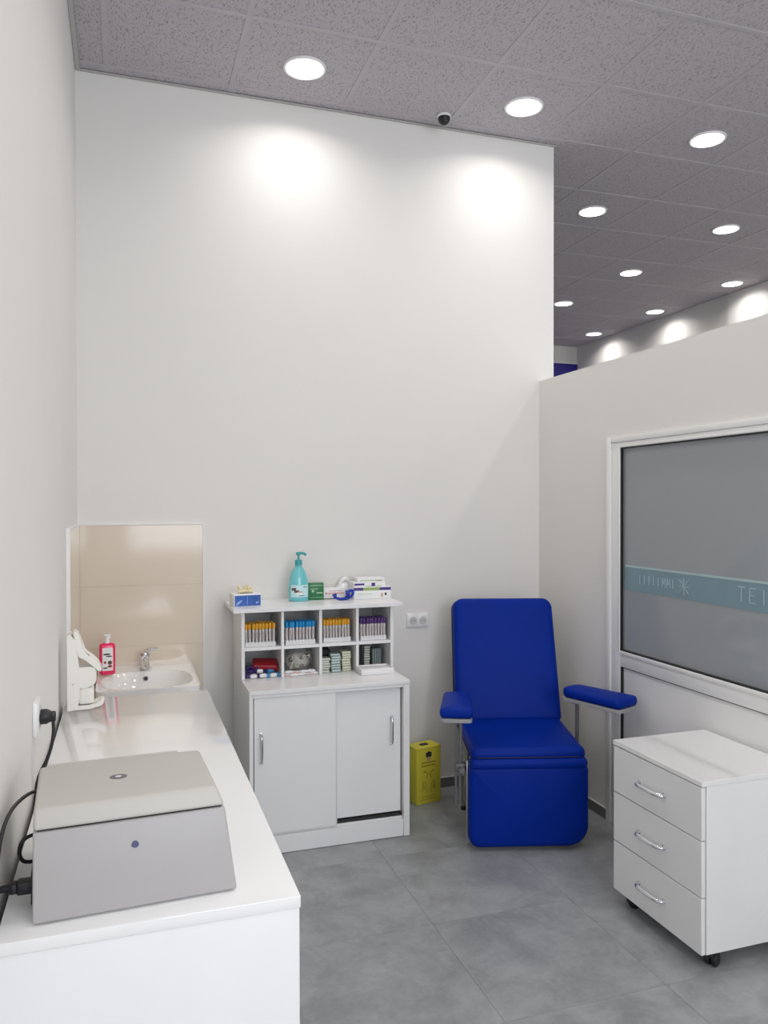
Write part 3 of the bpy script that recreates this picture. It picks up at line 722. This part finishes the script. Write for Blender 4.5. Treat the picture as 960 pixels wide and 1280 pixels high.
t = thing('pump_bottle', 'tall turquoise hand gel pump bottle on the shelving unit', 'bottle', (1.078, 4.010, Z2), -.05)
MB().lathe([(.046, 0), (.051, .005), (.0525, .060), (.049, .105), (.038, .145), (.026, .168), (.018, .178), (.018, .190)], 32, None, None, 1, .7).build('bottle_body', 'turq', t)
MB().lathe([(.019, .186), (.019, .210), (.014, .214), (.006, .216), (.006, .242)], 20).build('pump_collar', 'turqdark', t)
MB().tube([(-.012, 0, .246), (.008, -.004, .250), (.030, -.010, .246), (.038, -.012, .236)], .0065, 10, None, 2).lathe([(.011, .238), (.012, .244), (.010, .252)], 16).build('pump_nozzle', 'turqdark', t)
v = []; f = []
lbm = MB()
def arc_patch(mb, r, sy, a0, a1, z0, z1, m_, n=12):
    vs = []
    for i in range(n+1):
        a = a0+(a1-a0)*i/n
        for (rr, z) in ((r, z0), (r, z1)): vs.append((rr*math.sin(a), -rr*sy*math.cos(a), z))
    mb._add(vs, [[2*i, 2*i+2, 2*i+3, 2*i+1] for i in range(n)], None, m_)
arc_patch(lbm, .0535, .715, -.95, 1.0, .022, .085, 'label')
arc_patch(lbm, .0538, .72, -.85, -.35, .056, .070, 'brown', 6); arc_patch(lbm, .0538, .72, -.55, -.05, .046, .058, 'brown', 6)
arc_patch(lbm, .0538, .72, -.30, .25, .036, .050, 'paper', 6); arc_patch(lbm, .0541, .722, -.15, .30, .046, .052, 'paperpink', 6)
arc_patch(lbm, .0538, .72, -.10, .50, .028, .031, 'ink', 6); arc_patch(lbm, .0538, .72, .35, .85, .072, .075, 'ink', 6)
lbm.build('label_sticker', None, t)

t = thing('green_box', 'small green medicine carton next to the turquoise bottle', 'box', (1.174, 4.035, Z2), -.04)
MB().box(-.040, .040, -.022, .022, 0, .088, .0012).build('carton', 'green', t)
pr = MB()
pr.box(-.034, .034, -.0228, -.0218, .074, .077); pr.box(.002, .034, -.0228, -.0218, .034, .040); pr.box(-.034, .010, -.0228, -.0218, .056, .059); pr.box(-.034, .034, -.0228, -.0218, .012, .014)
pr.lathe([(.007, 0), (.007, .0006)], 14, T(-.018, -.0222, .046, PI/2)); pr.lathe([(.003, 0), (.003, .0010)], 8, T(-.018, -.0224, .046, PI/2))
pr.build('print', 'greenlt', t)
t = thing('plaster_box', 'low white carton with orange lettering beside the green carton', 'box', (1.276, 4.045, Z2), -.03)
MB().box(-.062, .056, -.022, .022, .003, .058, .0012).build('carton', 'paper', t)
MB().box(-.062, .060, -.023, .023, 0, .0035).build('carton_base', 'gasket', t)
pr = MB()
for i in range(9): pr.box(-.034+i*.0095, -.028+i*.0095, -.0228, -.0218, .026+(i % 2)*.001, .034)
for i in range(7): pr.box(-.030+i*.0105, -.024+i*.0105, -.0228, -.0218, .040, .044)
pr.lathe([(.006, 0), (.006, .0006)], 14, T(-.045, -.0222, .030, PI/2)); pr.build('print', 'redink', t)
t = thing('gauze_roll', 'soft white gauze bundle behind the blue tourniquet', 'gauze', (1.340, 4.088, Z2))
blob(.040, .030, .040, .12, 21).build('gauze_body', 'paper', t)
MB().tube([(-.02, 0, .07), (-.005, -.01, .098), (.018, 0, .102), (.026, .006, .085)], .011, 8, None, 2).build('loose_end', 'paper', t)
t = thing('tourniquet', 'coiled cobalt blue rubber tourniquet lying in front of the white cartons', 'tourniquet', (1.308, 3.955, Z2))
MB().tube([(-.055, 0, .020), (-.030, -.012, .008), (0, -.006, .008), (.030, .010, .010), (.048, .006, .022), (.050, 0, .044), (.034, -.004, .052), (.020, 0, .038), (.026, .004, .020), (.010, .012, .008)], .0085, 10, None, 2, .8).build('strap', 'cobalt', t)
MB().box(.006, .026, -.016, .0, .030, .052, .003).build('clip', 'cobalt', t)
MB().tube([(-.058, .004, .022), (-.050, .004, .030), (-.040, 0, .026)], .008, 8, None, 1).build('loose_end', 'cobalt', t)
def carton(label, loc, rz, w_, d_, h_, deco):
    t = thing('medical_carton', label, 'box', loc, rz, 'stacked white cartons on the shelving unit')
    MB().box(-w_/2, w_/2, -d_/2, d_/2, 0, h_, .0012).build('carton', 'paper', t)
    pr = MB()
    for (x0, x1, z0, z1, m_) in deco: pr.box(x0, x1, -d_/2-.0008, -d_/2+.0004, z0, z1, 0, 1, None, m_)
    pr.build('print', None, t); return t
carton('bottom white carton with a purple and green stripe, under two others', (1.466, 4.010, Z2), -.05, .205, .11, .062,
       [(-.1022, -.050, .046, .061, 'purple'), (-.050, .040, .046, .061, 'olive'), (.040, .1022, .046, .061, 'purple'), (-.08, .0, .026, .029, 'greenlt'), (.048, .058, .010, .030, 'paperpink'), (.068, .078, .018, .032, 'ink')])
carton('middle white carton with a purple swoosh on the stack', (1.452, 4.020, Z2+.0625), .03, .175, .10, .026,
       [(-.085, -.030, .010, .020, 'purple'), (-.020, .070, .004, .006, 'olive'), (.010, .030, .004, .022, 'purple')])
carton('top thin white carton of the stack', (1.468, 4.030, Z2+.0890), -.04, .150, .09, .020, [(-.06, .06, .006, .009, 'olive'), (.03, .06, .003, .006, 'paperpink')])

# ------------------------------------------------------------------ yellow sharps box
t = thing('sharps_box', 'yellow cardboard sharps waste box on the floor beside the cabinet', 'waste box', (1.760, 3.972, .0), math.radians(12))
MB().box(-.078, .078, -.050, .050, .001, .300, .0015).build('carton', 'yellow', t)
lidm = MB().box(-.0795, .0795, -.0515, .0515, .292, .304, .0015, 1); lidm.build('lid', 'yellow', t)
MB().cushion(.050, .034, .002, .012, .0006, 0, T(0, 0, .3042)).build('drop_hole', 'ink', t)
MB().box(.028, .076, -.047, .047, .3042, .3062).build('lid_flap', 'yellow', t)
y0 = -.0508
pr = MB()
pr.box(-.018, .018, y0, y0+.001, .252, .276); pr.box(-.012, .012, y0, y0+.001, .246, .252); pr.box(-.004, .004, y0, y0+.001, .276, .282); pr.build('emblem', 'ink', t)
MB().lathe([(.011, 0), (.011, .0006)], 14, T(0, y0+.0004, .241, PI/2)).box(-.005, .005, y0-.0004, y0+.001, .227, .235).build('emblem_detail', 'paperpink', t)
pr = MB()
for i in range(9):
    pr.box(-.048+i*.0105, -.041+i*.0105, y0, y0+.001, .218, .225)
    if i < 8: pr.box(-.045+i*.0110, -.038+i*.0110, y0, y0+.001, .200, .208)
pr.build('lettering', 'inkolive', t)
pr = MB()
def ln(x0, z0, x1, z1, r=.0015): pr.cyl((x0, y0+.0008, z0), (x1, y0+.0008, z1), r, 5)
for s_ in (-1, 1):
    ln(s_*.034, .168, s_*.026, .178); ln(s_*.026, .178, s_*.018, .164); ln(s_*.004, .162, s_*.018, .136, .002)
    ln(s_*.004, .162, s_*.022, .172); ln(s_*.040, .070, s_*.034, .125); 
    ln(s_*.022, .118, s_*.012, .060); ln(s_*.03, .1, s_*.03, .075)
for i in range(7): ln(-.045+i*.013, .040, -.036+i*.013, .040, .0012)
for i in range(6): ln(-.040+i*.013, .030, -.031+i*.013, .030, .0010)
ln(-.058, .022, .058, .022, .0008); pr.build('pictogram', 'inkolive', t)

# ------------------------------------------------------------------ blue donor chair
t = thing('donor_chair', 'blue padded blood donor chair in the back corner with splayed armrests', 'chair', (2.0, 3.24, 0), math.radians(-16))
# seat: slab dipping to the back, front lip
SM = T(0, .245, .424, math.radians(2.5))
MB().cushion(.540, .500, .060, [.05, .05, .03, .03], .027, .006, SM).build('seat_cushion', 'blue', t)
MB().cushion(.552, .080, .050, .025, .022, .002, T(0, .014, .381)).build('knee_roll', 'blue', t)
# calf pad, standing: cushion lying in XY rotated upright; local +z -> -y
PW, PH = .560, .380
MB().cushion(PW, PH, .070, [.028, .028, .050, .095], .024, .010, T(.0, .050, .018+PH/2, PI/2)).build('calf_pad', 'blue', t)
# backrest: reclined
rec = math.radians(17)
BH = .655
BM = T(-.004, .500, .455, PI/2-rec) @ Matrix.Translation((0, BH/2, 0))
MB().cushion(.548, BH, .085, [.055, .055, .03, .03], .030, .010, BM, None, .035).build('backrest_cushion', 'blue', t)
pp = MB()
def outline(w_, d_, r, z, taper=0):
    o = []
    for (cx, cy, a0) in ((1, 1, 0), (-1, 1, PI/2), (-1, -1, PI), (1, -1, 3*PI/2)):
        for k_ in range(6):
            a = a0+PI/2*k_/5; x = cx*(w_/2-r)+r*math.cos(a); y = cy*(d_/2-r)+r*math.sin(a); o.append(Vector((x*(1-taper*y/d_), y, z)))
    return o+[o[0]]
pp.tube([BM @ p for p in outline(.546, BH-.002, .054, .010, .035)], .005, 6); pp.build('backrest_piping', 'bluepiping', t)
pp = MB().tube([SM @ p for p in outline(.541, .501, .045, .022)], .0045, 6); pp.build('seat_piping', 'bluepiping', t)
# backing board of the backrest
MB().cushion(.50, BH-.05, .012, .04, .004, 0, BM @ Matrix.Translation((0, 0, -.013)), None, .035).build('back_board', 'greymetal', t)
# armrests
def arm(cx, cy, rz, w_, l_, post, side):
    A = T(cx, cy, .655, 0, 0, rz)
    a = MB().cushion(w_, l_, .046, [.055, .055, .03, .03] if side > 0 else [.03, .03, .022, .022], .018, .010, A, None, .18 if side > 0 else .16)
    a = a.build('armrest_pad', 'blue', t)
    fr_ = MB().cushion(w_-.008, l_-.010, .018, .02, .002, 0, A @ Matrix.Translation((0, 0, -.0185)), None, .15)
    fr_.build('armrest_tray', 'traymetal', a)
    x, y = post
    MB().cyl((x, y, .19), (x, y, .636), .0095, 14).build('arm_post', 'greymetal', t)
    if side < 0: MB().cyl((x-.020, y+.004, .19), (x-.020, y+.004, .60), .006, 12).build('arm_post', 'greymetal', t)
    MB().box(x-.026, x+.020, y-.016, y+.018, .600 if side < 0 else .618, .637, .003).build('arm_bracket', 'greymetal', t)
    sx = -1 if x < 0 else 1
    cl = MB().box(x-.026, x+.026, y-.020, y+.020, .345, .385, .006).cyl((x-sx*.01, y, .365), (sx*.235, y, .365), .009, 12)
    cl.cyl((x, y-.018, .365), (x, y-.050, .365), .006, 10).lathe([(.014, 0), (.016, .006), (.012, .014)], 12, T(x, y-.045, .365, PI/2))
    cl.build('clamp', 'greymetal', t)
arm(-.334, .024, math.radians(-8), .140, .340, (-.308, .085), -1)
arm(.372, .152, math.radians(37), .155, .355, (.300, .252), 1)
# steel frame
frm = MB()
for s_ in (-1, 1):
    x = s_*.225
    frm.tube([(x, .075, .385), (x, .46, .385)], .012, 8)
frm.cyl((-.225, .12, .385), (.225, .12, .385), .011, 10).cyl((-.225, .42, .385), (.225, .42, .385), .011, 10).cyl((-.235, .085, .365), (.235, .085, .365), .008, 10).cyl((-.235, .255, .365), (.235, .255, .365), .008, 10)
frm.build('seat_frame', 'greymetal', t)
for s_ in (-1, 1):
    for (ya, yb) in ((.16, .10), (.40, .50)):
        l = MB().tube([(s_*.225, ya, .385), (s_*.228, (ya+yb)/2, .20), (s_*.232, yb, .016)], .011, 10).build('leg', 'steel', t)
        MB().lathe([(.015, 0), (.016, .012), (.012, .020)], 14, T(s_*.232, yb, .0008)).build('rubber_foot', 'black', l)
    MB().cyl((s_*.231, .12, .06), (s_*.231, .48, .06), .008, 10).build('side_rail', 'steel', t)
    MB().tube([(s_*.20, .46, .385), (s_*.20, .53, .45), (s_*.20, .60, .70), (s_*.20, .66, .90)], .010, 10, None, 1).build('back_support', 'greymetal', t)
    MB().tube([(s_*.21, .075, .375), (s_*.21, .070, .20)], .007, 8).build('calf_support', 'greymetal', t)
MB().box(-.286, -.278, .036, .060, .025, .410, .001).build('calf_frame', 'steel', t)
MB().box(.274, .280, .040, .060, .09, .410, .001).build('calf_frame', 'steel', t)

# ------------------------------------------------------------------ drawer pedestal on casters
PX0, PX1, PY0, PY1 = 2.096, 2.545, 2.200, 2.713
t = thing('drawer_pedestal', 'white three drawer pedestal on black casters by the partition', 'cabinet', (PX0, (PY0+PY1)/2, 0))
oy = (PY0+PY1)/2
def pb(name, x0, x1, y0, y1, z0, z1, par=t, m='white', bev=.0012): return MB().box(x0-PX0, x1-PX0, y0-oy, y1-oy, z0, z1, bev, 1).build(name, m, par)
pb('top_panel', PX0-.002, PX1, PY0-.001, PY1+.001, .640, .658, m='gloss')
pb('side_panel', PX0+.019, PX1, PY0, PY0+.018, .056, .6395, m='gloss')
pb('side_panel', PX0+.019, PX1, PY1-.018, PY1, .056, .6395)
pb('bottom_panel', PX0+.019, PX1-.002, PY0+.0185, PY1-.0185, .056, .072)
pb('back_panel', PX1-.012, PX1-.002, PY0+.0185, PY1-.0185, .0725, .6395)
pb('gap_shade_sheet', PX0+.018, PX0+.024, PY0+.0185, PY1-.0185, .073, .639, m='void')  # dark sheet behind the drawers, paints the shade in their gaps
for z0, z1 in ((.056, .2515), (.2555, .4485), (.4525, .636)):
    d = pb('drawer', PX0, PX0+.017, PY0+.003, PY1-.001, z0, z1)
    zc = (z0+z1)/2 - .003
    bow(MB(), (-.0005, 2.400-oy, zc), (-.0005, 2.545-oy, zc), (-.026, 0, 0), .0056).build('handle', 'chrome', d)
for (x, y, rz) in ((PX0+.062, PY0+.026, .5), (PX0+.045, PY1-.06, -.3), (PX1-.05, PY0+.04, .2), (PX1-.05, PY1-.05, 1.0)):
    cs = MB().box(-.014, .014, -.014, .014, .050, .0555).cyl((0, 0, .038), (0, 0, .051), .008, 10)
    c = cs.build('caster', 'black', t); c.location = (x-PX0, y-oy, 0); c.rotation_euler = (0, 0, rz)
    wh = MB()
    for s_ in (-1, 1): wh.lathe([(.0225, 0), (.0250, .003), (.0250, .015), (.0225, .018)], 24, T(.008, s_*.003+(0 if s_ < 0 else .018), .0255, PI/2))
    wh.build('wheel', 'black', c)
    MB().cushion(.036, .030, .016, .012, .005, 0, T(.002, 0, .030)).build('hood', 'black', c)
